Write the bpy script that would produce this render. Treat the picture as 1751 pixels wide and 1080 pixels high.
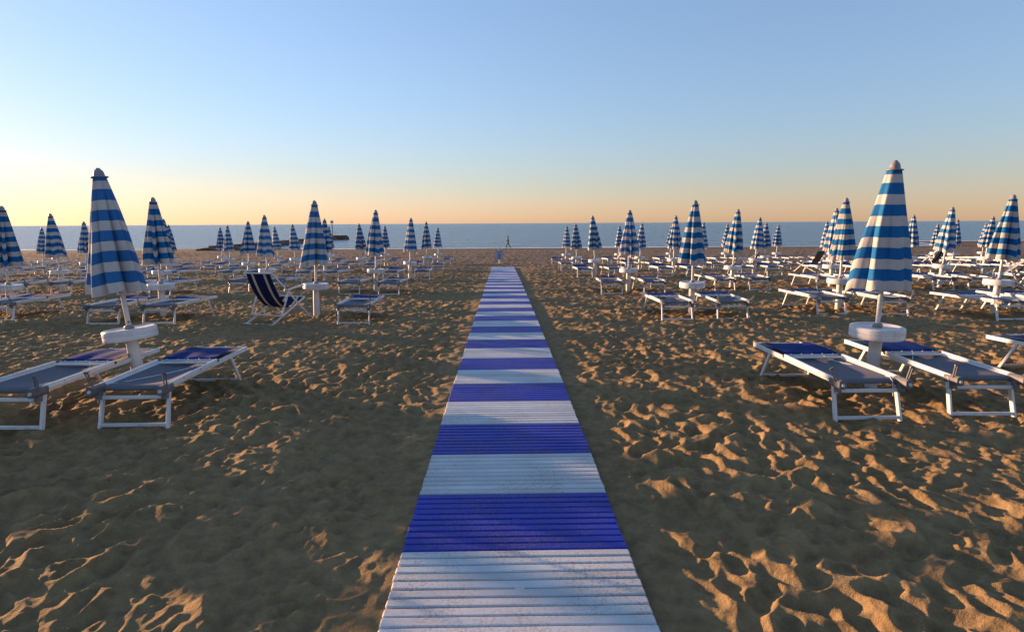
import bpy, math, random
import numpy as np
from math import sin, cos, pi, radians, sqrt, floor
from mathutils import Vector, Matrix

random.seed(7); np.random.seed(7)
for o in list(bpy.data.objects):
    bpy.data.objects.remove(o, do_unlink=True)
sc = bpy.context.scene
col = sc.collection

# ------------------------------------------------------------------ camera
CAM_X, CAM_Z = -0.07, 1.70
YAW, PITCH, ROLL = radians(0.93), radians(-9.0), radians(0.30)
cd = bpy.data.cameras.new('camera'); cam = bpy.data.objects.new('camera', cd); col.objects.link(cam)
cd.sensor_width = 36.0; cd.sensor_fit = 'HORIZONTAL'; cd.lens = 36.0 * 1000.0 / 1751.0
cd.clip_start = 0.05; cd.clip_end = 90000.0
_f = Vector((sin(YAW) * cos(PITCH), cos(YAW) * cos(PITCH), sin(PITCH)))
_r = Vector((cos(YAW), -sin(YAW), 0)); _u = _r.cross(_f)
_r2 = cos(ROLL) * _r - sin(ROLL) * _u; _u2 = sin(ROLL) * _r + cos(ROLL) * _u
cam.matrix_world = Matrix(((_r2.x, _u2.x, -_f.x, CAM_X), (_r2.y, _u2.y, -_f.y, 0), (_r2.z, _u2.z, -_f.z, CAM_Z), (0, 0, 0, 1)))
sc.camera = cam

# ------------------------------------------------------------------ sky, sun, exposure
SUN_AZ = radians(-60.5)      # bearing from +Y (towards the sea), negative = left
SUN_EL = radians(5.5)
w = bpy.data.worlds.new('World'); sc.world = w; w.use_nodes = True
nt = w.node_tree; nt.nodes.clear()
sky = nt.nodes.new('ShaderNodeTexSky'); sky.sky_type = 'NISHITA'; sky.sun_disc = False
sky.sun_elevation = SUN_EL; sky.sun_rotation = SUN_AZ
sky.altitude = 0.0; sky.air_density = 1.3; sky.dust_density = 0.2; sky.ozone_density = 5.0
bg = nt.nodes.new('ShaderNodeBackground'); bg.inputs['Strength'].default_value = 0.15
wo = nt.nodes.new('ShaderNodeOutputWorld')
gm = nt.nodes.new('ShaderNodeGamma'); gm.inputs[1].default_value = 0.73      # the photograph's soft highlight roll-off
wb = nt.nodes.new('ShaderNodeMix'); wb.data_type = 'RGBA'; wb.blend_type = 'MULTIPLY'; wb.inputs[0].default_value = 1.0
wb.inputs[7].default_value = (1.26, 1.0, 1.06, 1)                              # white balance
nt.links.new(sky.outputs[0], gm.inputs[0]); nt.links.new(gm.outputs[0], wb.inputs[6]); desat = nt.nodes.new('ShaderNodeHueSaturation'); desat.inputs['Saturation'].default_value = 0.90   # whole sky colour slightly desaturated
nt.links.new(wb.outputs[2], desat.inputs['Color']); nt.links.new(desat.outputs[0], bg.inputs['Color'])
nt.links.new(bg.outputs[0], wo.inputs['Surface'])

sd = bpy.data.lights.new('sun', 'SUN'); sd.energy = 4.7; sd.angle = radians(0.6); sd.color = (1.0, 0.59, 0.32)
sun = bpy.data.objects.new('sun', sd); col.objects.link(sun)
_s = Vector((sin(SUN_AZ) * cos(SUN_EL), cos(SUN_AZ) * cos(SUN_EL), sin(SUN_EL)))
sun.rotation_euler = _s.to_track_quat('Z', 'Y').to_euler(); sun.location = _s * 50

sc.view_settings.view_transform = 'Standard'; sc.view_settings.look = 'None'
sc.view_settings.exposure = 1.63; sc.view_settings.gamma = 1.0; sc.view_settings.use_curve_mapping = False
sc.render.engine = 'CYCLES'

# ------------------------------------------------------------------ node helpers
def new_mat(name):
    m = bpy.data.materials.new(name); m.use_nodes = True
    t = m.node_tree; b = t.nodes['Principled BSDF']
    return m, t, b
def N(t, kind, **kw):
    n = t.nodes.new(kind)
    for k, v in kw.items():
        if k in n.inputs.keys(): n.inputs[k].default_value = v
        else: setattr(n, k, v)
    return n
def L(t, a, b): t.links.new(a, b)
def mix(t, fac, a, b, mode='MIX'):
    n = t.nodes.new('ShaderNodeMix'); n.data_type = 'RGBA'; n.blend_type = mode
    for i, v in ((0, fac), (6, a), (7, b)):
        if hasattr(v, 'is_linked'): t.links.new(v, n.inputs[i])
        else: n.inputs[i].default_value = v if i == 0 else (*v[:3], 1)
    return n.outputs[2]
def math_n(t, op, a, b=None, c=None, clamp=False):
    n = t.nodes.new('ShaderNodeMath'); n.operation = op; n.use_clamp = clamp
    for i, v in enumerate((a, b, c)):
        if v is None: continue
        if hasattr(v, 'is_linked'): t.links.new(v, n.inputs[i])
        else: n.inputs[i].default_value = v
    return n.outputs[0]
def ramp(t, src, stops, interp='LINEAR'):
    n = t.nodes.new('ShaderNodeValToRGB'); n.color_ramp.interpolation = interp
    e = n.color_ramp.elements
    while len(e) < len(stops): e.new(0.5)
    for i, (p, c) in enumerate(stops):
        e[i].position = p; e[i].color = (*c[:3], 1) if hasattr(c, '__len__') else (c, c, c, 1)
    t.links.new(src, n.inputs[0]); return n.outputs[0]
def noise(t, vec, scale, detail=3.0, rough=0.55):
    n = t.nodes.new('ShaderNodeTexNoise'); n.inputs['Scale'].default_value = scale
    n.inputs['Detail'].default_value = detail; n.inputs['Roughness'].default_value = rough
    if vec is not None: t.links.new(vec, n.inputs['Vector'])
    return n.outputs[0]
def scaled(t, vec, s):
    n = t.nodes.new('ShaderNodeVectorMath'); n.operation = 'MULTIPLY'; t.links.new(vec, n.inputs[0]); n.inputs[1].default_value = s
    return n.outputs[0]
def bump(t, b, h, strength, dist):
    n = t.nodes.new('ShaderNodeBump'); n.inputs['Strength'].default_value = strength; n.inputs['Distance'].default_value = dist
    t.links.new(h, n.inputs['Height']); t.links.new(n.outputs[0], b.inputs['Normal']); return n
def geo_pos(t): return t.nodes.new('ShaderNodeNewGeometry').outputs['Position']
def obj_co(t): return t.nodes.new('ShaderNodeTexCoord').outputs['Object']

M = {}
def simple(name, color, rough=0.5, metal=0.0, var=0.12, scale=9.0, bstr=0.15, bscale=60.0, dirt=None):
    m, t, b = new_mat(name)
    co = obj_co(t); oi = t.nodes.new('ShaderNodeObjectInfo').outputs['Random']
    n = noise(t, co, scale, 4)
    dark = tuple(c * (1 - var * 1.6) for c in color); lite = tuple(min(1, c * (1 + var)) for c in color)
    c = mix(t, ramp(t, n, [(0.3, 0.0), (0.7, 1.0)]), dark, lite)
    if dirt:
        dn = ramp(t, noise(t, co, 5.0, 6, 0.7), [(0.52, 0.0), (0.72, 0.75)])
        c = mix(t, dn, c, dirt)
    hsv = N(t, 'ShaderNodeHueSaturation'); L(t, c, hsv.inputs['Color'])
    L(t, math_n(t, 'MULTIPLY_ADD', oi, 0.16, 0.92), hsv.inputs['Value'])
    L(t, hsv.outputs[0], b.inputs['Base Color'])
    b.inputs['Roughness'].default_value = rough; b.inputs['Metallic'].default_value = metal
    bump(t, b, noise(t, co, bscale, 3), bstr, 0.004)
    M[name] = m; return m

simple('white_metal', (0.60, 0.60, 0.60), 0.38, 0.0, 0.06, 14, 0.08, 90, (0.50, 0.43, 0.34))
simple('white_plastic', (0.58, 0.58, 0.58), 0.45, 0.0, 0.05, 6, 0.08, 40, (0.44, 0.39, 0.34))
simple('grey_plastic', (0.125, 0.12, 0.125), 0.55, 0, 0.2, 20, 0.3, 70)
simple('cap_grey', (0.22, 0.21, 0.21), 0.5, 0, 0.15, 20, 0.2, 70)
simple('pole_white', (0.56, 0.55, 0.54), 0.4, 0, 0.06, 8, 0.08, 50, (0.45, 0.38, 0.30))
simple('cord', (0.68, 0.68, 0.66), 0.8, 0, 0.1, 40, 0.5, 300)
simple('print_grey', (0.33, 0.35, 0.42), 0.6, 0, 0.1)
simple('black_rubber', (0.03, 0.03, 0.03), 0.6, 0, 0.2)
simple('deck_beige', (0.58, 0.45, 0.30), 0.85, 0, 0.1, 15, 0.4, 220)
simple('rock', (0.15, 0.088, 0.055), 0.9, 0, 0.5, 0.7, 0.8, 3.0)
simple('concrete', (0.13, 0.10, 0.08), 0.9, 0, 0.3, 0.8, 0.5, 4.0)
simple('sign_board', (0.33, 0.33, 0.42), 0.5, 0, 0.06)
simple('sign_ink', (0.05, 0.035, 0.14), 0.6, 0, 0.05)
simple('sign_red', (0.42, 0.22, 0.32), 0.6, 0, 0.05)
simple('skin', (0.42, 0.24, 0.16), 0.55, 0, 0.08)
simple('hair', (0.03, 0.022, 0.018), 0.6, 0, 0.2, 60)
simple('dark_cloth', (0.030, 0.030, 0.040), 0.9, 0, 0.2)
simple('charcoal_cloth', (0.045, 0.042, 0.046), 0.9, 0, 0.2)
simple('foam', (0.80, 0.82, 0.80), 0.7, 0, 0.08, 3.0, 0.5, 8.0)

# fabrics ---------------------------------------------------------------
def fabric(name, color, trans=0.0, weave=420.0, rough=0.85, var=0.12):
    m, t, b = new_mat(name)
    co = obj_co(t)
    c = mix(t, ramp(t, noise(t, co, 7, 5, 0.6), [(0.3, 0.0), (0.75, 1.0)]), tuple(x * (1 - var) for x in color), tuple(min(1, x * (1 + var)) for x in color))
    L(t, c, b.inputs['Base Color']); b.inputs['Roughness'].default_value = rough; b.inputs['Specular IOR Level'].default_value = 0.12
    bump(t, b, noise(t, co, weave, 2), 0.15, 0.002)
    M[name] = m; return m, t, b, c
fabric('sunshade_blue', (0.004, 0.026, 0.150))
fabric('deck_navy', (0.010, 0.016, 0.075))
# textilene sling: dark grey-blue weave of light and dark dots
m, t, b = new_mat('sling'); co = obj_co(t)
ck = N(t, 'ShaderNodeTexChecker'); ck.inputs['Scale'].default_value = 130.0
L(t, co, ck.inputs['Vector']); ck.inputs['Color1'].default_value = (0.19, 0.205, 0.245, 1); ck.inputs['Color2'].default_value = (0.055, 0.062, 0.08, 1)
c = mix(t, ramp(t, noise(t, co, 5, 4), [(0.35, 0.0), (0.7, 0.45)]), ck.outputs['Color'], (0.14, 0.13, 0.13))
L(t, c, b.inputs['Base Color']); b.inputs['Roughness'].default_value = 0.8; b.inputs['Specular IOR Level'].default_value = 0.2
bump(t, b, ck.outputs['Fac'], 0.4, 0.002); M['sling'] = m
# canopy: concentric stripes along the fabric (UV v runs from crown to hem)
m, t, b = new_mat('canopy_stripes')
uv = t.nodes.new('ShaderNodeTexCoord').outputs['UV']
sx = t.nodes.new('ShaderNodeSeparateXYZ'); L(t, uv, sx.inputs[0]); v = sx.outputs['Y']
co = obj_co(t)
wob = math_n(t, 'MULTIPLY_ADD', noise(t, co, 4.0, 2), 0.012, -0.006)
v2 = math_n(t, 'ADD', v, wob)
fr = math_n(t, 'FRACT', math_n(t, 'DIVIDE', math_n(t, 'SUBTRACT', v2, 0.115), 0.177))
st = math_n(t, 'LESS_THAN', fr, 0.53)
st = math_n(t, 'MULTIPLY', st, math_n(t, 'GREATER_THAN', v2, 0.115))
st = math_n(t, 'MULTIPLY', st, math_n(t, 'LESS_THAN', v2, 0.97))
st = math_n(t, 'MAXIMUM', st, math_n(t, 'LESS_THAN', v2, 0.045))
fade = ramp(t, noise(t, co, 3.0, 4), [(0.3, 0.0), (0.75, 1.0)])
white = mix(t, fade, (0.44, 0.405, 0.385), (0.55, 0.51, 0.48)); blue = mix(t, fade, (0.001, 0.100, 0.300), (0.002, 0.145, 0.385))
c = mix(t, st, white, blue)
oi = t.nodes.new('ShaderNodeObjectInfo').outputs['Random']; hs = N(t, 'ShaderNodeHueSaturation'); L(t, c, hs.inputs['Color'])
L(t, math_n(t, 'MULTIPLY_ADD', oi, 0.24, 0.86), hs.inputs['Value']); L(t, math_n(t, 'MULTIPLY_ADD', oi, -0.14, 1.06), hs.inputs['Saturation']); c = hs.outputs[0]
L(t, c, b.inputs['Base Color']); b.inputs['Roughness'].default_value = 0.8; b.inputs['Specular IOR Level'].default_value = 0.15
bm_ = math_n(t, 'ADD', math_n(t, 'MULTIPLY', noise(t, scaled(t, co, (1, 1, 0.35)), 9, 3), 1.0), math_n(t, 'MULTIPLY', noise(t, co, 300, 2), 0.05))
bump(t, b, bm_, 0.5, 0.012)
tr = t.nodes.new('ShaderNodeBsdfTranslucent'); L(t, c, tr.inputs['Color'])
ms = t.nodes.new('ShaderNodeMixShader'); ms.inputs[0].default_value = 0.14
L(t, b.outputs[0], ms.inputs[1]); L(t, tr.outputs[0], ms.inputs[2]); L(t, ms.outputs[0], t.nodes['Material Output'].inputs['Surface'])
M['canopy'] = m

# walkway slats -----------------------------------------------------------
def slat_mat(name, base, lite):
    m, t, b = new_mat(name)
    co = obj_co(t); p = geo_pos(t); oi = t.nodes.new('ShaderNodeObjectInfo').outputs['Random']
    c = mix(t, ramp(t, noise(t, p, 3.0, 5, 0.6), [(0.3, 0.0), (0.72, 1.0)]), base, lite)
    hsv = N(t, 'ShaderNodeHueSaturation'); L(t, c, hsv.inputs['Color']); L(t, math_n(t, 'MULTIPLY_ADD', oi, 0.26, 0.86), hsv.inputs['Value'])
    # sand caught in patches on the boards
    big = ramp(t, noise(t, p, 2.2, 3), [(0.38, 0.0), (0.62, 1.0)])
    fine = ramp(t, noise(t, p, 85.0, 5, 0.75), [(0.50, 0.0), (0.58, 1.0)])
    d = math_n(t, 'MULTIPLY', math_n(t, 'MULTIPLY', big, fine), 0.6)
    specks = ramp(t, noise(t, p, 38.0, 2, 0.6), [(0.74, 0.0), (0.77, 0.8)])
    c = mix(t, math_n(t, 'MAXIMUM', d, specks), hsv.outputs[0], (0.16, 0.105, 0.06))
    L(t, c, b.inputs['Base Color']); b.inputs['Roughness'].default_value = 0.5; b.inputs['Specular IOR Level'].default_value = 0.3
    # embossed basket weave
    wv = N(t, 'ShaderNodeTexBrick'); wv.inputs['Scale'].default_value = 1.0
    wv.inputs['Brick Width'].default_value = 0.011; wv.inputs['Row Height'].default_value = 0.0085; wv.inputs['Mortar Size'].default_value = 0.0016
    wv.inputs['Mortar Smooth'].default_value = 0.8; wv.inputs['Color1'].default_value = wv.inputs['Color2'].default_value = (1, 1, 1, 1); wv.inputs['Mortar'].default_value = (0, 0, 0, 1)
    L(t, co, wv.inputs['Vector'])
    bump(t, b, math_n(t, 'ADD', wv.outputs['Color'], math_n(t, 'MULTIPLY', d, 0.8)), 0.55, 0.0022)
    M[name] = m
slat_mat('slat_white', (0.47, 0.49, 0.51), (0.60, 0.61, 0.61))
slat_mat('slat_blue', (0.004, 0.015, 0.27), (0.012, 0.032, 0.38))

# sand ---------------------------------------------------------------------
m, t, b = new_mat('sand'); p = geo_pos(t)
c = mix(t, ramp(t, noise(t, p, 0.9, 5, 0.6), [(0.3, 0.0), (0.7, 1.0)]), (0.228, 0.150, 0.070), (0.314, 0.213, 0.104))
c = mix(t, math_n(t, 'MULTIPLY', ramp(t, noise(t, p, 170.0, 4, 0.8), [(0.35, 0.0), (0.65, 1.0)]), 0.55), c, (0.160, 0.108, 0.048))
c = mix(t, ramp(t, noise(t, p, 420.0, 1, 0.5), [(0.66, 0.0), (0.72, 0.5)]), c, (0.46, 0.38, 0.28))
mot = ramp(t, noise(t, p, 9.0, 5, 0.65), [(0.33, 0.0), (0.5, 0.5), (0.68, 1.0)])
c = mix(t, 1.0, c, mix(t, mot, (0.70, 0.70, 0.71), (1.26, 1.25, 1.22)), 'MULTIPLY')
c = mix(t, ramp(t, noise(t, p, 26.0, 2, 0.5), [(0.775, 0.0), (0.79, 0.8)]), c, (0.05, 0.036, 0.024))
sp = t.nodes.new('ShaderNodeSeparateXYZ'); L(t, p, sp.inputs[0])
far = t.nodes.new('ShaderNodeMapRange'); far.inputs[1].default_value = 24; far.inputs[2].default_value = 40; L(t, sp.outputs['Y'], far.inputs[0])
peb = mix(t, ramp(t, noise(t, scaled(t, p, (1, 0.35, 1)), 3.2, 4, 0.75), [(0.36, 0.0), (0.66, 1.0)]), (0.115, 0.083, 0.055), (0.29, 0.215, 0.145))
c = mix(t, math_n(t, 'MULTIPLY', far.outputs[0], 0.85), c, peb)
wet = t.nodes.new('ShaderNodeMapRange'); wet.inputs[1].default_value = -1.50; wet.inputs[2].default_value = -1.66; L(t, sp.outputs['Z'], wet.inputs[0])
c = mix(t, math_n(t, 'MULTIPLY', wet.outputs[0], 0.7), c, (0.055, 0.042, 0.03))
L(t, c, b.inputs['Base Color']); b.inputs['Roughness'].default_value = 0.95
b.inputs['Specular IOR Level'].default_value = 0.15
h = math_n(t, 'ADD', math_n(t, 'MULTIPLY', noise(t, p, 240.0, 4, 0.7), 0.35), math_n(t, 'MULTIPLY', noise(t, p, 45.0, 4, 0.6), 1.0))
bump(t, b, h, 0.9, 0.012); M['sand'] = m

# sea ------------------------------------------------------------------------
m, t, b = new_mat('sea'); p = geo_pos(t)
b.inputs['Base Color'].default_value = (0.012, 0.100, 0.175, 1)
b.inputs['Roughness'].default_value = 0.22; b.inputs['IOR'].default_value = 1.33
h = math_n(t, 'ADD', noise(t, scaled(t, p, (0.10, 0.22, 1)), 1.0, 4, 0.6), math_n(t, 'MULTIPLY', noise(t, scaled(t, p, (0.5, 1.0, 1)), 1.0, 3, 0.6), 0.25))
bump(t, b, h, 1.0, 1.7); M['sea'] = m

# ------------------------------------------------------------------ mesh helpers
class MB:
    def __init__(s): s.v = []; s.f = []; s.m = []; s.sm = []; s.uv = {}
    def add(s, verts, faces, mi=0, smooth=False):
        o = len(s.v); s.v += [tuple(x) for x in verts]
        for f in faces: s.f.append(tuple(i + o for i in f)); s.m.append(mi); s.sm.append(smooth)
        return o
    def bar(s, p0, p1, wd, ht, up=(0, 0, 1), ch=0.004, mi=0):
        p0 = Vector(p0); p1 = Vector(p1); d = (p1 - p0).normalized(); up = Vector(up)
        if abs(d.dot(up)) > 0.95: up = Vector((0, 1, 0))
        a = d.cross(up).normalized(); u = a.cross(d)
        x, y = wd / 2, ht / 2
        prof = [(x - ch, -y), (x, -y + ch), (x, y - ch), (x - ch, y), (-x + ch, y), (-x, y - ch), (-x, -y + ch), (-x + ch, -y)]
        vs = [p + a * q[0] + u * q[1] for p in (p0, p1) for q in prof]
        fs = [(i, (i + 1) % 8, 8 + (i + 1) % 8, 8 + i) for i in range(8)] + [tuple(range(7, -1, -1)), tuple(range(8, 16))]
        s.add(vs, fs, mi); return s
    def tube(s, pts, r, seg=8, mi=0, cap=True):
        pts = [Vector(p) for p in pts]; rs = r if hasattr(r, '__len__') else [r] * len(pts)
        vs = []; fs = []; ref = None
        for i, p in enumerate(pts):
            d = (pts[min(i + 1, len(pts) - 1)] - pts[max(i - 1, 0)]).normalized()
            if ref is None: ref = Vector((0, 0, 1)) if abs(d.z) < 0.9 else Vector((1, 0, 0))
            a = d.cross(ref).normalized(); u = a.cross(d)
            ref = u
            for k in range(seg):
                th = 2 * pi * k / seg; vs.append(p + (a * cos(th) + u * sin(th)) * rs[i])
        for i in range(len(pts) - 1):
            for k in range(seg):
                k2 = (k + 1) % seg; fs.append((i * seg + k, i * seg + k2, (i + 1) * seg + k2, (i + 1) * seg + k))
        s.add(vs, fs, mi, True)
        if cap:
            n = len(pts)
            s.add(vs[:seg], [tuple(range(seg - 1, -1, -1))], mi); s.add(vs[(n - 1) * seg:], [tuple(range(seg))], mi)
        return s
    def lathe(s, prof, seg=24, mi=0, smooth=True, cx=0, cy=0):
        vs = [(cx + r * cos(2 * pi * k / seg), cy + r * sin(2 * pi * k / seg), z) for r, z in prof for k in range(seg)]
        fs = [(i * seg + k, i * seg + (k + 1) % seg, (i + 1) * seg + (k + 1) % seg, (i + 1) * seg + k) for i in range(len(prof) - 1) for k in range(seg)]
        s.add(vs, fs, mi, smooth); return s
    def blob(s, c, r, seg=10, rings=6, mi=0):
        vs = []; c = Vector(c)
        for i in range(rings + 1):
            ph = pi * i / rings
            for k in range(seg):
                th = 2 * pi * k / seg
                vs.append((c.x + r[0] * sin(ph) * cos(th), c.y + r[1] * sin(ph) * sin(th), c.z + r[2] * cos(ph)))
        fs = [(i * seg + k, (i + 1) * seg + k, (i + 1) * seg + (k + 1) % seg, i * seg + (k + 1) % seg) for i in range(rings) for k in range(seg)]
        s.add(vs, fs, mi, True); return s
    def sheet(s, rows, mi=0, smooth=True):
        n = len(rows[0]); vs = [q for r_ in rows for q in r_]
        fs = [(i * n + k, i * n + k + 1, (i + 1) * n + k + 1, (i + 1) * n + k) for i in range(len(rows) - 1) for k in range(n - 1)]
        s.add(vs, fs, mi, smooth); return s
    def mesh(s, name, mats):
        me = bpy.data.meshes.new(name); me.from_pydata(s.v, [], s.f)
        for x in (mats if isinstance(mats, (list, tuple)) else [mats]): me.materials.append(M[x])
        me.polygons.foreach_set('material_index', s.m); me.polygons.foreach_set('use_smooth', s.sm)
        me.update(); return me
    def build(s, name, mats, parent=None):
        return link(name, s.mesh(name, mats), parent)
def link(name, me, parent=None):
    o = bpy.data.objects.new(name, me); col.objects.link(o)
    if parent is not None: o.parent = parent
    return o
def tag(o, label=None, cat=None, group=None, kind=None):
    if label: o['label'] = label
    if cat: o['category'] = cat
    if group: o['group'] = group
    if kind: o['kind'] = kind
    return o
def empty(name, loc=(0, 0, 0), rz=0.0):
    o = bpy.data.objects.new(name, None); col.objects.link(o); o.location = loc; o.rotation_euler = (0, 0, rz); o.empty_display_size = 0.1
    return o
def copy_tree(o, parent=None):
    c = o.copy(); col.objects.link(c); c.parent = parent
    for ch in o.children: copy_tree(ch, c)
    return c

# ------------------------------------------------------------------ numpy noise
def _hash(ix, iy, s):
    n = (ix.astype(np.int64) * 374761393 + iy.astype(np.int64) * 668265263 + s * 1442695041) & 0x7fffffff
    n = ((n ^ (n >> 13)) * 1274126177) & 0x7fffffff
    n = ((n ^ (n >> 16)) * 1103515245) & 0x7fffffff
    return ((n ^ (n >> 11)) & 0xffffff) / float(0xffffff)
def vnoise(x, y, s=0):
    ix = np.floor(x); iy = np.floor(y); fx = x - ix; fy = y - iy
    u = fx * fx * fx * (fx * (fx * 6 - 15) + 10); v = fy * fy * fy * (fy * (fy * 6 - 15) + 10)
    a = _hash(ix, iy, s); b = _hash(ix + 1, iy, s); c = _hash(ix, iy + 1, s); d = _hash(ix + 1, iy + 1, s)
    return (a * (1 - u) + b * u) * (1 - v) + (c * (1 - u) + d * u) * v - 0.5
def fbm(x, y, s, o=3):
    r = 0; a = 1.0
    for i in range(o): r = r + a * vnoise(x * 2 ** i, y * 2 ** i, s + i); a *= 0.5
    return r
def trodden(x, y, cell, k, rnd, s, beta, aniso=1.7):
    """lower envelope of elongated bowls: overlapping footprints with crests between them"""
    gx = x / cell; gy = y / cell; ix = np.floor(gx); iy = np.floor(gy)
    acc = np.zeros_like(x)
    for dx in (-1, 0, 1):
        for dy in (-1, 0, 1):
            cx = ix + dx; cy = iy + dy
            px = cx + _hash(cx, cy, s); py = cy + _hash(cx, cy, s + 1)
            ddx = (gx - px) * cell; ddy = (gy - py) * cell
            th = np.pi * 0.5 + (_hash(cx, cy, s + 2) - 0.5) * 1.9
            c, sn = np.cos(th), np.sin(th)
            a = c * ddx + sn * ddy; bb = -sn * ddx + c * ddy
            hgt = k * (a * a / aniso + bb * bb * aniso) - rnd * _hash(cx, cy, s + 3)
            acc += np.exp(-beta * np.clip(hgt, -1, 0.4))
    return -np.log(acc + 1e-9) / beta

# ------------------------------------------------------------------ terrain
PY = [-60, 3, 5.85, 11.55, 16.9, 22.4, 28.2, 33.6, 45, 60, 79, 84, 100, 140]
PZ = [0.0, 0.0, -0.01, -0.115, -0.23, -0.37, -0.56, -0.72, -1.02, -1.32, -1.68, -1.80, -2.3, -3.5]
def base_z(y): return np.interp(y, PY, PZ)
SEA_Z = -1.75
def shore_shift(x):      # the beach runs out a little further at the far right and at the groyne root
    return 17.0 * np.clip((x - 62) / 9.0, 0, 1) ** 2 * (3 - 2 * np.clip((x - 62) / 9.0, 0, 1)) + 6.0 * np.exp(-((x + 40) / 9.0) ** 2) + 5.0 * np.clip((-x - 50) / 40.0, 0, 1)
def ground_z(x, y):
    x = np.asarray(x, float); y = np.asarray(y, float)
    yy = np.where(y > 50, 50 + (y - 50) * 30.0 / (30.0 + shore_shift(x)), y)
    return base_z(yy) + 0.10 * vnoise(x / 7.0 + 3.1, y / 7.0, 40) * np.clip((np.abs(x) - 0.8) / 2.0, 0, 1) * np.clip((y - 8) / 10, 0, 1) * np.clip((70 - y) / 20, 0, 1)
W_X0, W_X1 = -0.60, 0.575        # walkway edges

def sand_height(x, y):
    z = ground_z(x, y)
    dist = np.maximum(y, 0.5)
    wx = x + 0.10 * fbm(x * 2.3, y * 2.3, 11, 2); wy = y + 0.10 * fbm(x * 2.3 + 9, y * 2.3, 13, 2)
    wide = trodden(wx, wy, 0.34, 0.95, 0.022, 17, 420.0, 2.0)
    big = trodden(wx + 2.7, wy, 0.145, 3.9, 0.018, 21, 800.0, 1.8)
    small = trodden(wx + 5.3, wy, 0.070, 4.4, 0.007, 31, 1400.0, 1.4)
    und = fbm(x / 1.3, y / 1.3, 51, 3) * 0.022
    area = np.clip(0.90 + 1.0 * fbm(x / 1.5, y / 1.5, 61, 2), 0.50, 1.25)
    h = und + wide * 0.45 + big * 1.25 * area + small * 1.15 * (1.55 - area)
    crumb = np.clip(2.2 * fbm(x / 0.9 + 4, y / 0.9, 66, 2) + 0.25, 0, 1) * np.clip((14 - dist) / 6, 0, 1)
    h = h + crumb * 0.010 * fbm(x * 24, y * 24, 86, 3)
    # wind ripples in the smoother places
    rp = np.sin((x * 0.8 + y * 0.55) * 2 * np.pi / 0.075 + 5 * fbm(x * 1.3, y * 1.3, 71, 2))
    h = h + 0.0016 * rp * np.clip(1.1 - area, 0, 0.6) * np.clip((9 - dist) / 4, 0, 1)
    h = h + 0.009 * fbm(x * 11, y * 11, 81, 3)
    h = h + 0.004
    # flatter wet strip near the sea
    h = h * np.clip((80 - y) / 12, 0.06, 1)
    # the boards lie in the sand: level bed under them, bank against the left edge, trough on the right
    edge = 0.022 + 0.025 * fbm(y * 2.6, x * 0 + 7.5, 47, 3)
    inside = np.clip(np.minimum(x - (W_X0 + edge), (W_X1 - 0.02) - x) / 0.05 + 0.5, 0, 1) * np.clip((32.6 - y) / 0.6, 0, 1)
    dl = np.clip((W_X0 - x) / 0.45, 0, 1); dr = np.clip((x - W_X1) / 0.55, 0, 1)
    near = np.where(x < W_X0, dl, np.where(x > W_X1, dr, 0)); near = near * near * (3 - 2 * near)
    near = np.maximum(near, np.clip((y - 32.4) / 1.5, 0, 1))
    side = np.where(x < 0, 0.016 + 0.022 * fbm(y * 1.7, x * 0 + 0.5, 44, 2), -0.020 + 0.030 * fbm(y * 1.1, x * 0 + 3.5, 45, 2))
    h = h * (0.22 + 0.78 * near) + side * (1 - near) - 0.012 * near * np.clip((1.6 - np.abs(x)) / 0.5, 0, 1) * np.clip((32 - y), 0, 1)
    h = h * (1 - inside) + 0.016 * inside
    return z + h

def build_ground():
    ys = np.concatenate([np.linspace(-40, 0.2, 40)[:-1], np.linspace(0.2, 1.4, 30)[:-1], 1.4 * (88.0 / 1.4) ** (np.linspace(0, 1, 960)), np.linspace(90, 150, 16)])
    uin = np.linspace(-1.12, 1.12, 960)
    uo = 1.12 * (60 / 1.12) ** (np.linspace(0, 1, 70)[1:] )
    us = np.concatenate([-uo[::-1], uin, uo])
    wd = np.maximum(ys, 0.0) + 1.0
    X = us[None, :] * wd[:, None] + CAM_X; Y = np.repeat(ys[:, None], len(us), 1)
    Z = sand_height(X, Y)
    nr, nc = X.shape
    me = bpy.data.meshes.new('beach_sand')
    me.vertices.add(nr * nc); me.vertices.foreach_set('co', np.stack([X, Y, Z], -1).astype(np.float32).ravel())
    i = (np.arange(nr - 1)[:, None] * nc + np.arange(nc - 1)[None, :]).ravel()
    q = np.stack([i, i + 1, i + nc + 1, i + nc], -1).astype(np.int32)
    me.loops.add(q.size); me.loops.foreach_set('vertex_index', q.ravel())
    me.polygons.add(len(q)); me.polygons.foreach_set('loop_start', (np.arange(len(q)) * 4).astype(np.int32))
    me.polygons.foreach_set('use_smooth', np.ones(len(q), dtype=bool))
    me.materials.append(M['sand']); me.update(calc_edges=True); me.validate()
    return tag(link('beach_sand', me), 'trodden brown sand of the beach in low sun', None, None, 'structure')
build_ground()

# sea: one sheet to the horizon
mb = MB(); mb.add([(-60000, 60, SEA_Z), (60000, 60, SEA_Z), (60000, 60000, SEA_Z), (-60000, 60000, SEA_Z)], [(0, 1, 2, 3)])
tag(mb.build('sea', 'sea'), 'calm blue-green sea out to the horizon', None, None, 'structure')
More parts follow.
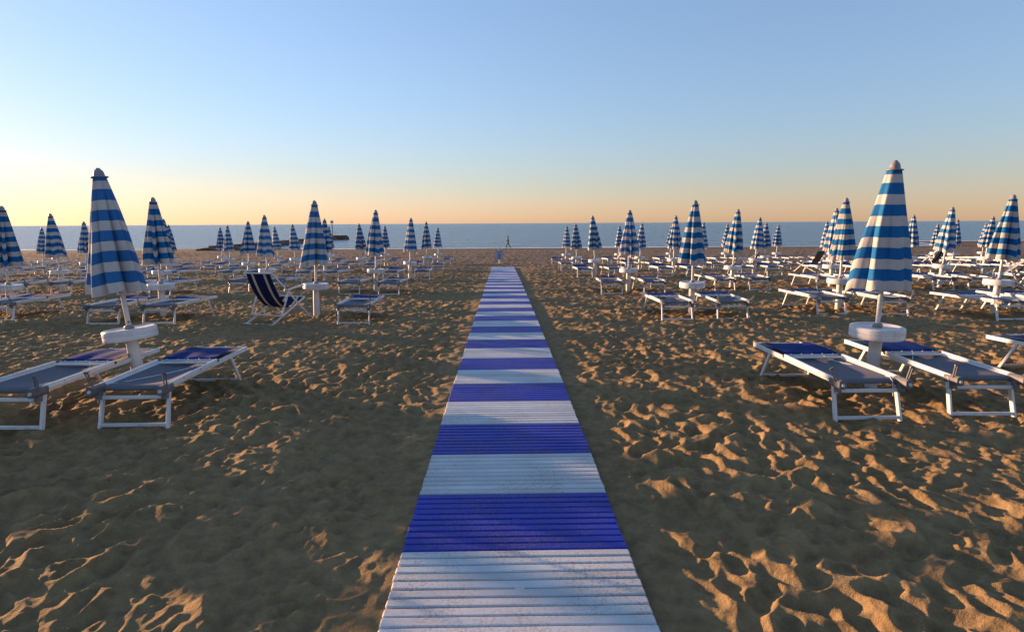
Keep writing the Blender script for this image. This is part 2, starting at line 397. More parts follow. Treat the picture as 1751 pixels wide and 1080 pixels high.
# foam line where the last ripple runs out on the sand
rows = [[], []]
for i in range(700):
    x = -130 + i * 0.4
    # waterline: where the sand passes sea level
    ysr = np.linspace(70, 112, 120); zz = ground_z(np.full(120, x), ysr); k = int(np.argmax(zz < SEA_Z)); yw = ysr[k]
    wob = 0.5 * float(fbm(np.array(x / 6.0), np.array(0.3), 91, 3))
    wid = 1.3 + 2.6 * max(0, float(fbm(np.array(x / 9.0), np.array(4.3), 95, 3)) + 0.25)
    rows[0].append((x, yw - 0.5 + wob, SEA_Z + 0.03)); rows[1].append((x, yw - 0.5 + wob + wid, SEA_Z + 0.025))
mb = MB(); mb.sheet(rows); tag(mb.build('shore_foam', 'foam'), 'thin white foam line along the water edge', None, None, 'stuff')

# ------------------------------------------------------------------ walkway
PITCH_S = 0.0647; SL_W = 0.0560; SL_T = 0.022; Y_BLUE = 2.81; BAND = 10 * PITCH_S; Y_END = 32.0
walk = empty('walkway', (0, 1.5, 0)); tag(walk, 'striped blue and white slatted walkway leading to the sea', None, None, 'structure')
def slat_mesh(mat):
    mb = MB(); x0, x1 = W_X0, W_X1; h = SL_W / 2; tt = SL_T
    prof = [(-h, -tt), (-h, -0.006), (-h + 0.0025, -0.0018), (-h + 0.007, 0), (h - 0.007, 0), (h - 0.0025, -0.0018), (h, -0.006), (h, -tt)]
    n = len(prof); vs = []
    for x, sh, dz in ((x0, 0.80, -0.004), (x0 + 0.006, 1, 0), (x1 - 0.006, 1, 0), (x1, 0.80, -0.004)):
        vs += [(x, q[0] * sh, min(q[1], dz) if q[1] > -0.01 else q[1]) for q in prof]
    fs = [(a * n + i, a * n + i + 1, (a + 1) * n + i + 1, (a + 1) * n + i) for a in range(3) for i in range(n - 1)]
    fs += [tuple(range(n - 1, -1, -1)), tuple(range(3 * n, 4 * n))]
    mb.add(vs, fs); me = mb.mesh('slat', mat); me.transform(Matrix.Translation((0, 0, 0)))
    return me
me_w, me_b = slat_mesh('slat_white'), slat_mesh('slat_blue')
tabm = {}
for nm in ('slat_white', 'slat_blue'):
    mb = MB(); mb.bar((-0.022, 0, -0.006), (0.022, 0, -0.006), 0.014, 0.010, ch=0.002); tabm[nm] = mb.mesh('connector', nm)
n_slats = int((Y_END - 1.62) / PITCH_S)
y_first = Y_BLUE + PITCH_S / 2 - round((Y_BLUE - 1.62) / PITCH_S) * PITCH_S
rest = {'slat_white': MB(), 'slat_blue': MB()}
for i in range(n_slats):
    y = y_first + i * PITCH_S
    bi = floor((y - Y_BLUE) / BAND); bluey = bi % 2 == 0
    me = me_b if bluey else me_w; nm = 'slat_blue' if bluey else 'slat_white'
    bow = 0.016 * float(vnoise(np.array(y / 1.7), np.array(0.5), 5)) + 0.005 * float(vnoise(np.array(y / 0.3), np.array(2.5), 6))
    z = float(base_z(y)) + 0.034 + bow; sxj = 0.010 * float(vnoise(np.array(y / 0.65), np.array(0.5), 7)) + random.uniform(-0.004, 0.004)
    rx = random.gauss(0, 0.022); rz = random.gauss(0, 0.0014)
    if i < 300:
        o = link('slat', me, walk); o.location = (sxj, y - 1.5, z); o.rotation_euler = (rx, random.gauss(0, 0.0012), rz)
    else:
        src = me_b if bluey else me_w
        rest[nm].add([(v.co.x + sxj, v.co.y + y - 1.5, v.co.z + z) for v in src.vertices], [tuple(f.vertices) for f in src.polygons])
    k = round((y - Y_BLUE - bi * BAND) / PITCH_S - 0.5)
    if k == 4 and i < 300:
        o = link('connector', tabm[nm], walk); o.location = (0.0, y + PITCH_S / 2 - 1.5, z - 0.001)
for nm, mb in rest.items():
    tag(mb.build('far_slats', nm, walk), None, None, None, 'stuff')

# ------------------------------------------------------------------ umbrellas
def canopy_mesh(seed, deep=True):
    rnd = random.Random(seed)
    nth, ntt = 144, 30; npan = 8
    # outward creases (rib lines) unevenly spaced; valleys between them
    ang = [2 * pi * (i + rnd.uniform(-0.26, 0.26)) / npan for i in range(npan)]
    amp = [rnd.uniform(0.88, 1.12) for _ in range(npan)]
    dep = [rnd.choice((0.30, 0.42, 0.55, 0.80) if deep else (0.42, 0.55, 0.70, 0.86)) for _ in range(npan)]       # how deep the fold after each rib is
    pw = [rnd.choice((1.3, 2.0, 2.8, 4.0) if deep else (1.0, 1.0, 2.0, 3.2)) for _ in range(npan)]             # flat faces or rounded rolls
    hang = [rnd.choice((0.40, 0.20, 0.08, 0.0) if deep else (0.12, 0.0, 0.05)) for _ in range(npan)]; hang[rnd.randrange(npan)] = 1.0
    vz = [rnd.uniform(-0.08, 0.14) for _ in range(npan)]
    skew = [rnd.uniform(0.25, 0.75) for _ in range(npan)]
    def cross(th):
        th %= 2 * pi
        for i in range(npan):
            a0 = ang[i] % (2 * pi); a1 = ang[(i + 1) % npan] % (2 * pi); sp = (a1 - a0) % (2 * pi); d = (th - a0) % (2 * pi)
            if d <= sp:
                q = d / sp; s = skew[i]; n2 = (i + 1) % npan; r0, r1 = amp[i], amp[n2]; rv = dep[i] * (r0 + r1) / 2
                if q < s: e = q / s; r = r0 + (rv - r0) * (e ** pw[i]); cf = hang[i] + (vz[i] - hang[i]) * e
                else: e = 1 - (q - s) / (1 - s); r = r1 + (rv - r1) * (e ** pw[n2]); cf = hang[n2] + (vz[i] - hang[n2]) * e
                return r, cf
        return 1.0, 0.5
    cs = [cross(2 * pi * k / nth) for k in range(nth)]
    zt, zb = 2.205, 1.06
    vs = []; fs = []; uvs = []
    tw = rnd.uniform(-0.12, 0.12); ph = rnd.uniform(0, 6.28)
    for j in range(ntt + 1):
        t = j / ntt
        rr = 0.058 + (0.248 - 0.058) * (0.90 * t + 0.10 * t * t) + 0.018 * sin(pi * t) 
        g = min(1, 0.18 + 1.1 * t)
        for k in range(nth):
            th = 2 * pi * k / nth; r, cf = cs[k]
            ra = rr * (1 + g * (r - 0.90)) + 0.008 * t * sin(3 * th + ph + 4 * t) + 0.0045 * t * sin(19 * th + ph * 3 + 5 * t + 1.5 * sin(4 * th)) + 0.003 * sin(9 * t + 2 * th + ph)
            z = zt - (zt - zb) * t - 0.115 * (t ** 1.7) * cf + 0.010 * max(0.0, t - 0.8) * 5 * sin(7 * th + 2 * ph + 1.3 * sin(3 * th))
            a = th + tw * t * t
            vs.append((ra * cos(a) + 0.02 * t * cos(ph), ra * sin(a) + 0.02 * t * sin(ph), z))
    for j in range(ntt):
        for k in range(nth):
            k2 = (k + 1) % nth
            fs.append((j * nth + k, (j + 1) * nth + k, (j + 1) * nth + k2, j * nth + k2))
    # hem turned inwards
    base = len(vs)
    for k in range(nth):
        x, y, z = vs[ntt * nth + k]; vs.append((x * 0.93, y * 0.93, z + 0.035))
    for k in range(nth):
        k2 = (k + 1) % nth; fs.append((ntt * nth + k, base + k, base + k2, ntt * nth + k2))
    me = bpy.data.meshes.new('canopy'); me.from_pydata(vs, [], fs)
    uvl = me.uv_layers.new(name='UVMap')
    for poly in me.polygons:
        poly.use_smooth = True
        for li in poly.loop_indices:
            vi = me.loops[li].vertex_index
            vv = 1.0 if vi >= base else (vi // nth) / ntt
            uvl.data[li].uv = ((vi % nth) / nth, vv)
    me.materials.append(M['canopy']); me.update()
    try: me.set_sharp_from_angle(angle=radians(38))
    except Exception: pass
    return me

def tray_marks(kind):
    mb = MB(); R = 0.2485
    def patch(a0, a1, z0, z1):
        n = 3; rws = [[(R * cos(a0 + (a1 - a0) * i / n), R * sin(a0 + (a1 - a0) * i / n), z) for i in range(n + 1)] for z in (z0, z1)]
        mb.sheet(rws)
    rnd = random.Random(kind)
    if kind == 0:      # a block of fine lines of print and an outlined panel
        for i in range(9):
            a = radians(-128 - 0.0); ln = rnd.uniform(10, 17)
            patch(a, a + radians(ln), 0.655 - i * 0.0105, 0.651 - i * 0.0105)
        for a0, a1, z0, z1 in ((-106, -105.4, 0.555, 0.662), (-78, -77.4, 0.555, 0.662), (-106, -78, 0.662, 0.664), (-106, -78, 0.645, 0.647), (-106, -78, 0.555, 0.557)):
            patch(radians(a0), radians(a1), z0, z1)
    else:              # columns of print
        for j in range(4):
            for i in range(7):
                a = radians(-74 + j * 12.5); patch(a, a + radians(rnd.uniform(5, 10)), 0.655 - i * 0.0135, 0.648 - i * 0.0135)
    return mb

def make_umbrella(seed, kind):
    root = empty('beach_umbrella')
    mb = MB(); mb.tube([(0, 0, -0.25), (0, 0, 0.30), (0, 0, 0.56)], [0.060, 0.060, 0.057], 20); mb.build('ground_post', 'pole_white', root)
    mb = MB(); mb.lathe([(0.0, 0.552), (0.058, 0.552), (0.064, 0.545), (0.072, 0.552), (0.230, 0.552), (0.242, 0.556), (0.247, 0.566), (0.2475, 0.6), (0.2465, 0.603), (0.2475, 0.606), (0.247, 0.652), (0.242, 0.664), (0.232, 0.669), (0.212, 0.669), (0.202, 0.660), (0.05, 0.660), (0, 0.660)], 40)
    tr = mb.build('tray', 'white_plastic', root)
    if kind != 2: tag(tray_marks(kind).build('print', 'print_grey', tr), kind='stuff')
    mb = MB(); mb.lathe([(0.0, 0.655), (0.046, 0.655), (0.046, 0.685), (0.034, 0.70), (0.0, 0.70)], 16); mb.build('collar', 'cap_grey', tr)
    mb = MB(); mb.tube([(0, 0, 0.60), (0, 0, 2.22)], 0.0225, 12)
    pl = mb.build('pole', 'pole_white', root)
    mb = MB(); mb.tube([(0.02, -0.01, 0.735), (0.058, -0.03, 0.735)], [0.009, 0.014], 8); mb.build('locking_pin', 'grey_plastic', pl)
    cn = link('canopy', canopy_mesh(seed, kind > 0), root)
    mb = MB(); mb.lathe([(0.0, 2.196), (0.076, 2.192), (0.080, 2.196), (0.076, 2.201), (0.050, 2.209), (0.047, 2.232), (0.040, 2.256), (0.027, 2.272), (0.020, 2.276), (0.019, 2.286), (0.0, 2.288)], 20)
    mb.build('cap', 'cap_grey', cn)
    # rib tips peeping from the hem
    rnd = random.Random(seed + 50)
    for i in range(8):
        a = 2 * pi * i / 8 + rnd.uniform(-0.1, 0.1)
        mb = MB(); mb.tube([(0.03 * cos(a), 0.03 * sin(a), 2.15), (0.19 * cos(a), 0.19 * sin(a), 1.06)], 0.005, 5); mb.build('rib', 'grey_plastic', root)
    return root

ORD = ['nearest', 'second', 'third', 'fourth', 'fifth', 'sixth']
COLN = ['first', 'second', 'third', 'fourth', 'fifth', 'sixth', 'seventh', 'eighth', 'ninth', 'tenth']
ROWY = [5.85, 11.60, 16.9, 22.4, 28.2, 33.5]
NL = [5, 5, 5, 6, 8, 9]       # columns to the left in each row
NR = [2, 4, 5, 6, 8, 9]
# measured tilt (sideways lean) and position of the ones that stand out
SPEC = {('L', 0, 0): (-3.86, 6.00, -0.100), ('L', 1, 0): (-3.80, 11.65, 0.035), ('L', 1, 1): (-6.81, 11.6, 0.02), ('L', 1, 2): (-10.22, 12.1, 0.05),
        ('L', 2, 0): (-3.71, 16.8, 0.04), ('L', 2, 1): (-7.18, 17.8, 0.01), ('L', 2, 3): (-13.11, 17.5, -0.03), ('L', 3, 0): (-3.58, 22.2, 0.05),
        ('L', 3, 2): (-9.93, 22.9, 0.05), ('L', 3, 4): (-16.9, 24.0, 0.05), ('L', 5, 0): (-3.95, 35.8, 0.0), ('L', 5, 3): (-12.69, 33.4, -0.07), ('L', 4, 3): (-13.31, 28.8, 0.0),
        ('R', 0, 0): (3.70, 5.75, 0.006), ('R', 1, 0): (3.70, 11.5, -0.01), ('R', 2, 0): (3.46, 16.3, 0.0), ('R', 3, 0): (3.52, 22.4, -0.07), ('R', 4, 0): (3.54, 28.2, -0.04),
        ('R', 1, 1): (6.95, 12.0, -0.01), ('R', 1, 2): (9.65, 11.3, 0.055), ('R', 2, 1): (6.61, 16.9, 0.04), ('R', 2, 3): (12.61, 16.7, 0.07), ('R', 3, 2): (9.71, 22.6, 0.06),
        ('R', 3, 4): (16.0, 22.8, -0.03), ('R', 3, 5): (18.75, 22.6, 0.08)}
protos = [make_umbrella(100 + i * 13, 0 if i == 0 else i) for i in range(8)]
used = set(); sites = []
rr = random.Random(3)
for side in 'LR':
    for r in range(6):
        for c in range((NL if side == 'L' else NR)[r]):
            jx, jy, jt = rr.uniform(-0.12, 0.12), rr.uniform(-0.2, 0.2), rr.gauss(0.01, 0.025)
            x = (-3.72 - 3.05 * c) if side == 'L' else (3.55 + 3.03 * c)
            y = ROWY[r]; x += jx; y += jy
            if (side, r, c) in SPEC: x, y, jt = SPEC[(side, r, c)]
            pi_ = 0 if (side, r, c) == ('R', 0, 0) else rr.randrange(1, 8)
            if (side, r, c) == ('L', 0, 0): pi_ = 2
            p = protos[pi_]
            o = p if pi_ not in used else copy_tree(p); used.add(pi_)
            o.location = (x, y, float(ground_z(x, y)))
            rz = {('R', 0, 0): radians(-8), ('L', 0, 0): radians(-25)}.get((side, r, c), rr.uniform(-0.5, 0.5))
            o.rotation_euler = (rr.gauss(0, 0.012), jt, rz) 
            # lean sideways first, then spin about the pole
            o.rotation_mode = 'QUATERNION'
            o.rotation_quaternion = (Matrix.Rotation(jt, 3, 'Y') @ Matrix.Rotation(rr.gauss(0, 0.012), 3, 'X') @ Matrix.Rotation(rz, 3, 'Z')).to_quaternion()
            s = rr.uniform(0.97, 1.025); o.scale = (1, 1, 1.0 if r == 0 else s)
            sd_ = 'left' if side == 'L' else 'right'
            tag(o, f'closed blue and white umbrella, {ORD[r]} row from the camera, {COLN[c]} column {sd_} of the walkway', 'umbrella', 'closed striped umbrellas on the beach')
            sites.append((side, r, c, x, y))
for i, p in enumerate(protos):
    if i not in used:
        for ch in list(p.children_recursive): bpy.data.objects.remove(ch)
        bpy.data.objects.remove(p)

# ------------------------------------------------------------------ sunbeds
def sling_rows(y0, y1, ny, z, sag, hw):
    rws = []
    for j in range(ny + 1):
        y = y0 + (y1 - y0) * j / ny
        rws.append([(hw * (2 * i / 8 - 1), y, z - sag * (1 - (2 * i / 8 - 1) ** 2) * min(1, 6 * min(j, ny - j) / ny)) for i in range(9)])
    return rws
def make_bed(seed, detail=True, raised=0.0):
    rnd = random.Random(seed); root = empty('sunbed')
    hw = 0.272
    legs = []
    for s in (-1, 1):
        mb = MB(); mb.bar((s * 0.262, -0.80, 0.318), (s * 0.262, 0.88, 0.322), 0.024, 0.046); mb.build('side_rail', 'white_metal', root)
        mb = MB(); mb.bar((s * 0.288, -0.86, 0.335), (s * 0.288, 0.10, 0.352), 0.024, 0.042)
        ur = mb.build('upper_rail', 'white_metal', root)
        if detail:
            mb = MB(); mb.tube([(s * 0.288, 0.10, 0.347), (s * 0.288, 0.135, 0.349)], [0.019, 0.013], 10); mb.build('end_plug', 'black_rubber', ur)
            for yb in (-0.55, -0.25):
                mb = MB(); mb.tube([(s * 0.298, yb, 0.34 + (yb + 0.86) * 0.018), (s * 0.305, yb, 0.34 + (yb + 0.86) * 0.018)], 0.006, 8); mb.build('rivet', 'cap_grey', ur)
        mb = MB(); mb.bar((s * 0.270, -0.735, 0.315), (s * 0.280, -0.825, -0.02), 0.022, 0.042, up=(0, 1, 0.2)); mb.build('leg', 'white_metal', root)
        mb = MB(); mb.bar((s * 0.252, 0.50, 0.30), (s * 0.262, 0.685, -0.02), 0.022, 0.036, up=(0, 1, 0.4)); mb.build('leg', 'white_metal', root)
        if detail:
            # moulded corner joint with a slotted lever and a white end cap
            mb = MB(); mb.bar((s * 0.282, -0.90, 0.322), (s * 0.278, -0.735, 0.318), 0.062, 0.078, ch=0.016); mb.bar((s * 0.268, -0.80, 0.30), (s * 0.272, -0.815, 0.235), 0.05, 0.05, up=(0, 1, 0), ch=0.01)
            j = mb.build('corner_joint', 'grey_plastic', root)
            mb = MB(); mb.tube([(s * 0.284, -0.895, 0.318), (s * 0.284, -0.912, 0.318)], [0.017, 0.013], 10); mb.build('end_cap', 'white_metal', j)
            la = Vector((s * 0.30, -0.84, 0.345)); tip = la + Vector((s * rnd.uniform(-0.02, 0.10), -rnd.uniform(-0.02, 0.07), rnd.uniform(0.09, 0.15)))
            mb = MB(); sid = (tip - la).normalized().cross(Vector((0, 1, 0.2))).normalized() * 0.011
            mb.bar(la - sid, tip - sid, 0.008, 0.014, ch=0.003); mb.bar(la + sid, tip + sid, 0.008, 0.014, ch=0.003); d = (tip - la).normalized() * 0.012
            mb.bar(tip - sid * 1.4 , tip + sid * 1.4 , 0.016, 0.018, ch=0.004); mb.build('lever', 'grey_plastic', j)
    mb = MB(); mb.bar((-0.272, -0.80, 0.245), (0.272, -0.80, 0.245), 0.022, 0.030); mb.build('crossbar', 'white_metal', root)
    mb = MB(); mb.bar((-0.268, -0.822, 0.012), (0.268, -0.822, 0.012), 0.022, 0.030); mb.build('crossbar', 'white_metal', root)
    mb = MB(); mb.bar((-0.250, 0.678, 0.012), (0.250, 0.678, 0.012), 0.022, 0.028); mb.build('crossbar', 'white_metal', root)
    mb = MB(); mb.bar((-0.250, 0.868, 0.322), (0.250, 0.868, 0.322), 0.024, 0.034); mb.build('head_bar', 'white_metal', root)
    mb = MB(); mb.tube([(-0.276, 0.07, 0.345), (0.276, 0.07, 0.345)], 0.0145, 10); mb.build('cross_tube', 'white_metal', root)
    # woven sling, wrapped over the foot bar
    mb = MB(); rws = sling_rows(0.855, -0.76, 16, 0.335, 0.028, 0.249)
    for k in range(1, 7):
        a = pi * 0.9 * k / 6
        rws.append([(0.249 * (2 * i / 8 - 1), -0.76 - 0.020 * sin(a), 0.315 + 0.020 * cos(a) - 0.004 * (1 - (2 * i / 8 - 1) ** 2)) for i in range(9)])
    mb.sheet(rws); sl = mb.build('sling', 'sling', root)
    if detail:
        mb = MB(); mb.tube([(-0.255, -0.76, 0.314), (0.255, -0.76, 0.314)], 0.0165, 10); mb.build('foot_bar', 'white_metal', root)
    # folded sunshade panel over the head part
    mb = MB(); lift = raised
    def shz(y, u): return 0.372 + lift * (y - 0.14) + 0.012 * sin(pi * (y - 0.14) / 0.58) - 0.010 * (1 - u * u) + 0.004 * sin(7 * u + seed)
    rws = [[(0.258 * (2 * i / 10 - 1), y, shz(y, 2 * i / 10 - 1)) for i in range(11)] for y in [0.14 + 0.58 * j / 8 for j in range(9)]]
    hem = [[(q[0], q[1] - 0.004 * k, q[2] - 0.014 * k) for q in rws[0]] for k in (2, 1)]
    mb.sheet([r_[::-1] for r_ in (hem + rws)]); sh = mb.build('sunshade', 'sunshade_blue', root)
    mb = MB(); mb.bar((-0.262, 0.130, 0.357), (0.262, 0.130, 0.357), 0.012, 0.012, ch=0.003); mb.build('hem_bar', 'white_metal', sh)
    if detail:
        for i in range(5):
            x = -0.21 + 0.105 * i; mb = MB(); mb.blob((x, 0.133, 0.366), (0.006, 0.005, 0.006), 6, 4); mb.build('stud', 'white_metal', sh)
        x0 = rnd.uniform(-0.05, 0.12)
        pts = []
        for k in range(15):
            u = k / 14; y = 0.07 - 0.80 * u
            pts.append((x0 + 0.10 * sin(3.2 * u + seed) - 0.24 * u * (1 if seed % 2 else -0.6), y, (0.362 if k < 1 else 0.338 - 0.024 * (1 - ((x0) / 0.25) ** 2) * min(1, 6 * min(u, 1 - u) + 0.1) + 0.010)))
        pts.append((pts[-1][0] - 0.02, -0.80, 0.325)); pts.append((pts[-1][0] + 0.005, -0.815, 0.20))
        mb = MB(); mb.tube(pts, 0.0032, 5); mb.build('cord', 'cord', root)
    return root
bed_near = [make_bed(i) for i in range(4)]
bed_far = [make_bed(20 + i, False, 0.05 * i) for i in range(3)]
bused = set(); rb = random.Random(11)
NO_BED = {('L', 1, 0, 1)}        # a deck chair stands there instead
bedpos = {('L', 0, 0, 0): (-3.20, 5.60, 0.02), ('L', 0, 0, 1): (-4.18, 5.56, -0.02), ('R', 0, 0, 0): (3.05, 5.58, 0.0), ('R', 0, 0, 1): (4.13, 5.67, -0.015), ('L', 1, 0, 0): (-2.78, 11.25, 0.03)}
for side, r, c, x, y in sites:
    for k in (0, 1):             # 0 = on the walkway's side of the umbrella
        sg = 1 if side == 'R' else -1
        bx = x + sg * (-0.56 if k == 0 else 0.52) + rb.uniform(-0.05, 0.05); by = y - 0.12 + rb.uniform(-0.15, 0.15); rz = rb.gauss(0, 0.035)
        if (side, r, c, k) in NO_BED: continue
        if (side, r, c, k) in bedpos: bx, by, rz = bedpos[(side, r, c, k)]
        near = r < 3
        pool, off = (bed_near, 0) if near else (bed_far, 10)
        i = rb.randrange(len(pool)); o = pool[i]
        if (i + off) in bused: o = copy_tree(o)
        bused.add(i + off)
        o.location = (bx, by, float(ground_z(bx, by)) + 0.028); 
        sl = float((ground_z(bx, by + 0.7) - ground_z(bx, by - 0.7)) / 1.4)
        o.rotation_euler = (sl + rb.gauss(0, 0.008), rb.gauss(0, 0.008), rz)
        sd_ = 'left' if side == 'L' else 'right'
        which = 'walkway side' if k == 0 else 'far side'
        tag(o, f'white-framed blue sunbed, {which} of {ORD[r]}-row umbrella, {COLN[c]} column {sd_} of walkway', 'sunbed', 'sunbeds set out in pairs under the umbrellas')

# ------------------------------------------------------------------ deck chairs
def make_chair(cloth, stripes=True):
    root = empty('deck_chair'); hw = 0.31
    top = (-0.42, 0.93); ffeet = (0.62, -0.02); seatf = (0.50, 0.40); rfeet = (-0.52, -0.02)
    piv = (0.10, 0.50)
    for s in (-1, 1):
        x = s * hw
        mb = MB(); mb.bar((x, top[0], top[1]), (x, ffeet[0], ffeet[1]), 0.022, 0.034); mb.build('back_rail', 'white_metal', root)
        x2 = s * (hw - 0.028)
        mb = MB(); mb.bar((x2, seatf[0], seatf[1]), (x2, rfeet[0], rfeet[1]), 0.022, 0.034); mb.build('seat_rail', 'white_metal', root)
        x3 = s * (hw + 0.026)
        mb = MB(); mb.bar((x3, -0.06, 0.60), (x3, 0.42, 0.645), 0.034, 0.022); mb.build('armrest', 'white_metal', root)
        mb = MB(); mb.bar((x3, -0.02, 0.60), (x3, -0.26, 0.14), 0.020, 0.032); mb.build('arm_support', 'white_metal', root)
    for nm, yz, hw_ in (('top_bar', top, hw), ('seat_bar', seatf, hw - 0.02), ('rear_bar', (rfeet[0], 0.015), hw - 0.02), ('brace', (-0.26, 0.14), hw + 0.02)):
        mb = MB(); mb.tube([(-hw_, yz[0], yz[1]), (hw_, yz[0], yz[1])], 0.014, 10); mb.build(nm, 'white_metal', root)
    # hammock cloth hanging from top bar to seat bar
    rws = []; n = 18
    for j in range(n + 1):
        u = j / n
        p0, p1, p2 = Vector((top[0], top[1] + 0.012)), Vector((-0.02, -0.10)), Vector((seatf[0], seatf[1] + 0.012))
        q = p0 * (1 - u) ** 2 + p1 * 2 * u * (1 - u) + p2 * u * u
        rws.append([(0.262 * (2 * i / 20 - 1), q.x, q.y - 0.012 * sin(pi * u) * (1 - (2 * i / 20 - 1) ** 2)) for i in range(21)])
    mb = MB(); mb.sheet(rws)
    if stripes:
        for fi in range(len(mb.m)):
            k = fi % 20
            if k in (4, 5, 14, 15): mb.m[fi] = 1
    me = mb.mesh('cloth', [cloth, 'deck_beige']); link('cloth', me, root)
    return root
fabric('deck_grey', (0.10, 0.085, 0.07))
chairs = [('deck_navy', True, -4.35, 11.0, radians(-18), 'navy and beige striped deck chair facing away, beside second-row umbrella left of walkway'),
          ('deck_grey', False, 13.2, 24.9, radians(28), 'grey-backed deck chair left of the second-row umbrella, second column right of walkway'),
          ('deck_navy', True, 19.4, 26.2, radians(22), 'navy striped deck chair standing far back at right among the sunbeds'),
          ('deck_grey', False, 9.6, 22.9, radians(60), 'pale folding deck chair under the fourth-row umbrella right of walkway'),
          ('deck_navy', True, 14.4, 16.4, radians(40), 'deck chair near the right edge, beside the leaning third-row umbrella')]
for cl, stp, x, y, rz, lab in chairs:
    o = make_chair(cl, stp); o.location = (x, y, float(ground_z(x, y)) + 0.01); o.rotation_euler = (0, 0, rz); tag(o, lab, 'deck chair', 'deck chairs on the beach')

# ------------------------------------------------------------------ sign at the end of the boards
sy = 36.0; sx_ = -0.24; sg = empty('notice_sign', (sx_, sy, float(ground_z(sx_, sy))))
tag(sg, 'pale notice sign on a white post past the end of the walkway', 'sign')
mb = MB(); mb.tube([(0, 0, -0.3), (0, 0, 0.92)], 0.032, 12); pst = mb.build('post', 'white_metal', sg)
mb = MB(); mb.blob((0, 0, 0.95), (0.045, 0.045, 0.05)); mb.build('post_cap', 'black_rubber', pst)
mb = MB(); mb.bar((-0.21, -0.045, 0.58), (0.21, -0.045, 0.58), 0.018, 0.60, ch=0.004); bd = mb.build('board', 'sign_board', sg)
def ring(mb, cx, cz, r, wdt, y):
    n = 20; vs = []; fs = []
    for i in range(n):
        a = 2 * pi * i / n
        vs += [(cx + r * cos(a), y, cz + r * sin(a)), (cx + (r - wdt) * cos(a), y, cz + (r - wdt) * sin(a))]
    for i in range(n): j = (i + 1) % n; fs.append((2 * i, 2 * j, 2 * j + 1, 2 * i + 1))
    mb.add(vs, fs)
for cz in (0.57, 0.41):
    mb = MB(); ring(mb, 0.0, cz, 0.075, 0.022, -0.0565); mb.bar((-0.045, -0.0568, cz + 0.045), (0.045, -0.0568, cz - 0.045), 0.003, 0.02, up=(0, 0, 1), ch=0.0005); mb.build('prohibition_symbol', 'sign_ink', bd)
for i, ww in enumerate((0.13, 0.10, 0.12)):
    mb = MB(); mb.bar((-ww, -0.0565, 0.81 - 0.05 * i), (ww, -0.0565, 0.81 - 0.05 * i), 0.003, 0.022, ch=0.0005); mb.build('text_line', 'sign_red', bd)

# ------------------------------------------------------------------ breakwater and marker
bw = empty('breakwater', (-37, 82, SEA_Z)); tag(bw, 'long low dark breakwater running out to sea at left', 'breakwater')
def ridge(name, y0, y1, hw, top, rough, mat, seed, n=120, x0=0.0, x1=-1.2):
    rws = []
    for j in range(n + 1):
        u = j / n; y = y0 + (y1 - y0) * u; xc = x0 + (x1 - x0) * u; row = []
        for i, (px, pz) in enumerate(((-1, -0.6), (-0.95, 0.35), (-0.7, 0.85), (0, 1.0), (0.7, 0.85), (0.95, 0.35), (1, -0.6))):
            jn = float(vnoise(np.array(j * 0.55), np.array(i * 1.7), seed)) * rough
            row.append((xc + hw * px + jn * 0.6, y, pz * top + jn * (0.4 if 0 < i < 6 else 0)))
        rws.append(row)
    mb = MB(); mb.sheet([r_ for r_ in rws], smooth=False); mb.add(rws[0], [tuple(range(6, -1, -1))]); mb.add(rws[-1], [tuple(range(7))])
    return mb.build(name, mat, bw)
ridge('rock_base', -8, 52, 1.5, 0.62, 0.45, 'rock', 3)
mb = MB(); mb.bar((0, -6, 0.70), (-1.1, 50, 0.66), 1.3, 0.22, ch=0.03); mb.build('cap_beam', 'concrete', bw)
mb = MB(); mb.lathe([(0, 1.0), (1.9, 0.95), (2.3, 0.6), (2.6, -0.6)], 14, smooth=False, cx=-0.2, cy=52.5); mb.build('head_block', 'rock', bw)
mp = empty('marker_post', (-38.2, 133.5, SEA_Z + 0.9)); tag(mp, 'thin marker post with a square box at the tip of the breakwater', 'post')
mb = MB(); mb.tube([(0, 0, 0), (0, 0, 3.0)], 0.09, 8); mb.build('pole', 'concrete', mp)
mb = MB(); mb.bar((-0.3, 0, 3.05), (0.3, 0, 3.05), 0.3, 0.55, ch=0.03); mb.build('box', 'sign_board', mp)

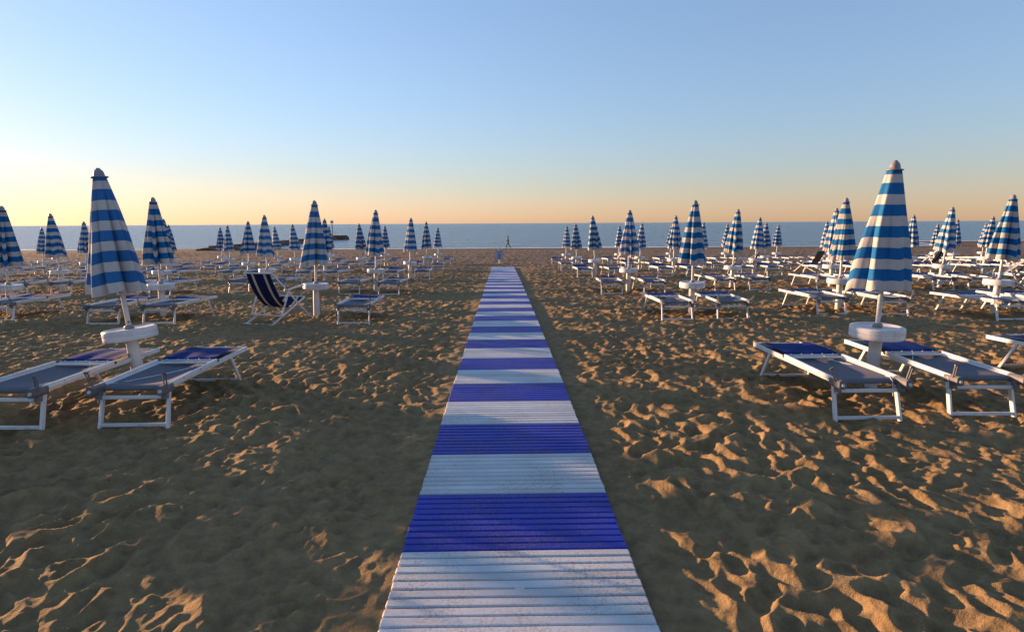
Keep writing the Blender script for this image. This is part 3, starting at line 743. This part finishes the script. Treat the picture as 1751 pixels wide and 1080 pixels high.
# ------------------------------------------------------------------ person strolling along the water
def make_person():
    J = {'pelvis': (0, 0, .93), 'waist': (0.0, 0, 1.08), 'chest': (-0.03, 0, 1.30), 'neck': (-0.06, 0, 1.47), 'chin': (-0.085, 0, 1.54), 'head': (-0.09, 0, 1.63), 'crown': (-0.08, 0, 1.70),
         'hipA': (0, 0.09, .90), 'kneeA': (-0.20, 0.09, .50), 'ankA': (-0.27, 0.09, .08), 'toeA': (-0.43, 0.10, .04),
         'hipB': (0, -0.09, .90), 'kneeB': (0.10, -0.09, .48), 'ankB': (0.36, -0.09, .13), 'toeB': (0.26, -0.09, .02),
         'shA': (-0.03, 0.18, 1.40), 'elA': (0.06, 0.23, 1.13), 'wrA': (-0.17, 0.20, 1.04), 'haA': (-0.26, 0.18, 1.07),
         'shB': (-0.03, -0.18, 1.40), 'elB': (0.05, -0.24, 1.14), 'wrB': (-0.19, -0.19, 1.08), 'haB': (-0.28, -0.16, 1.11)}
    Rr = {'pelvis': .13, 'waist': .115, 'chest': .135, 'neck': .055, 'chin': .065, 'head': .092, 'crown': .06, 'hipA': .095, 'kneeA': .062, 'ankA': .045, 'toeA': .035, 'hipB': .095, 'kneeB': .062, 'ankB': .045, 'toeB': .035,
          'shA': .065, 'elA': .045, 'wrA': .032, 'haA': .030, 'shB': .065, 'elB': .045, 'wrB': .032, 'haB': .030}
    E_ = [('pelvis', 'waist'), ('waist', 'chest'), ('chest', 'neck'), ('neck', 'chin'), ('chin', 'head'), ('head', 'crown'), ('pelvis', 'hipA'), ('hipA', 'kneeA'), ('kneeA', 'ankA'), ('ankA', 'toeA'),
          ('pelvis', 'hipB'), ('hipB', 'kneeB'), ('kneeB', 'ankB'), ('ankB', 'toeB'), ('chest', 'shA'), ('shA', 'elA'), ('elA', 'wrA'), ('wrA', 'haA'), ('chest', 'shB'), ('shB', 'elB'), ('elB', 'wrB'), ('wrB', 'haB')]
    vs = {k: Vector(v) for k, v in J.items()}
    # five short fingers rooted in each palm
    for S, sgn in (('A', 1), ('B', -1)):
        hnd = vs['ha' + S]
        for q in range(5):
            k = f'f{S}{q}'; off = Vector((-0.085 + 0.008 * abs(q - 2), (q - 2) * 0.020, -0.012)) if q else Vector((-0.035, -sgn * 0.05, 0.03))
            vs[k + 'a'] = hnd + off * 0.55; vs[k + 'b'] = hnd + off * 1.0 + Vector((0.0, 0, -0.018)); Rr[k + 'a'] = .0095; Rr[k + 'b'] = .008
            E_.append(('ha' + S, k + 'a')); E_.append((k + 'a', k + 'b'))
    names = list(vs); me = bpy.data.meshes.new('body_cage'); me.from_pydata([vs[n] for n in names], [(names.index(a), names.index(b_)) for a, b_ in E_], [])
    o = bpy.data.objects.new('person', me); col.objects.link(o)
    sk = o.modifiers.new('skin', 'SKIN'); ss = o.modifiers.new('sub', 'SUBSURF'); ss.levels = 2; ss.render_levels = 2
    for i, n in enumerate(names):
        d = me.skin_vertices[0].data[i]; d.radius = (Rr[n], Rr[n]); d.use_root = (n == 'pelvis')
    dg = bpy.context.evaluated_depsgraph_get(); ev = o.evaluated_get(dg)
    bm = bpy.data.meshes.new_from_object(ev); bpy.data.objects.remove(o)
    for x in ('skin', 'dark_cloth', 'charcoal_cloth', 'black_rubber'): bm.materials.append(M[x])
    for p in bm.polygons:
        z = p.center.z; p.use_smooth = True
        p.material_index = 0 if (z > 1.46 or (p.center.x < -0.13 and 1.0 < z < 1.18)) else 1 if z > 0.95 else 3 if z < 0.07 else 2
    body = link('person', bm)
    mb = MB(); mb.blob((-0.065, 0, 1.665), (0.105, 0.10, 0.095), 12, 8); mb.blob((0.0, 0, 1.60), (0.055, 0.085, 0.10), 10, 6); mb.build('hair', 'hair', body)
    mb = MB(); mb.tube([(-0.175, 0, 1.64), (-0.205, 0, 1.605), (-0.178, 0, 1.595)], [0.010, 0.016, 0.010], 6); mb.build('nose', 'skin', body)
    for s in (-1, 1):
        mb = MB(); mb.blob((-0.168, s * 0.034, 1.648), (0.010, 0.012, 0.008), 6, 4); mb.build('eye', 'hair', body)
        mb = MB(); mb.blob((-0.085, s * 0.094, 1.63), (0.022, 0.010, 0.032), 6, 4); mb.build('ear', 'skin', body)
    mb = MB(); mb.bar((-0.166, -0.024, 1.568), (-0.166, 0.024, 1.568), 0.008, 0.008, ch=0.002); mb.build('mouth', 'deck_beige', body)
    return body
pr = make_person(); pr.location = (0.75, 78.4, float(ground_z(0.75, 78.4))); tag(pr, 'person in dark clothes walking left along the water with bent arms', 'person')
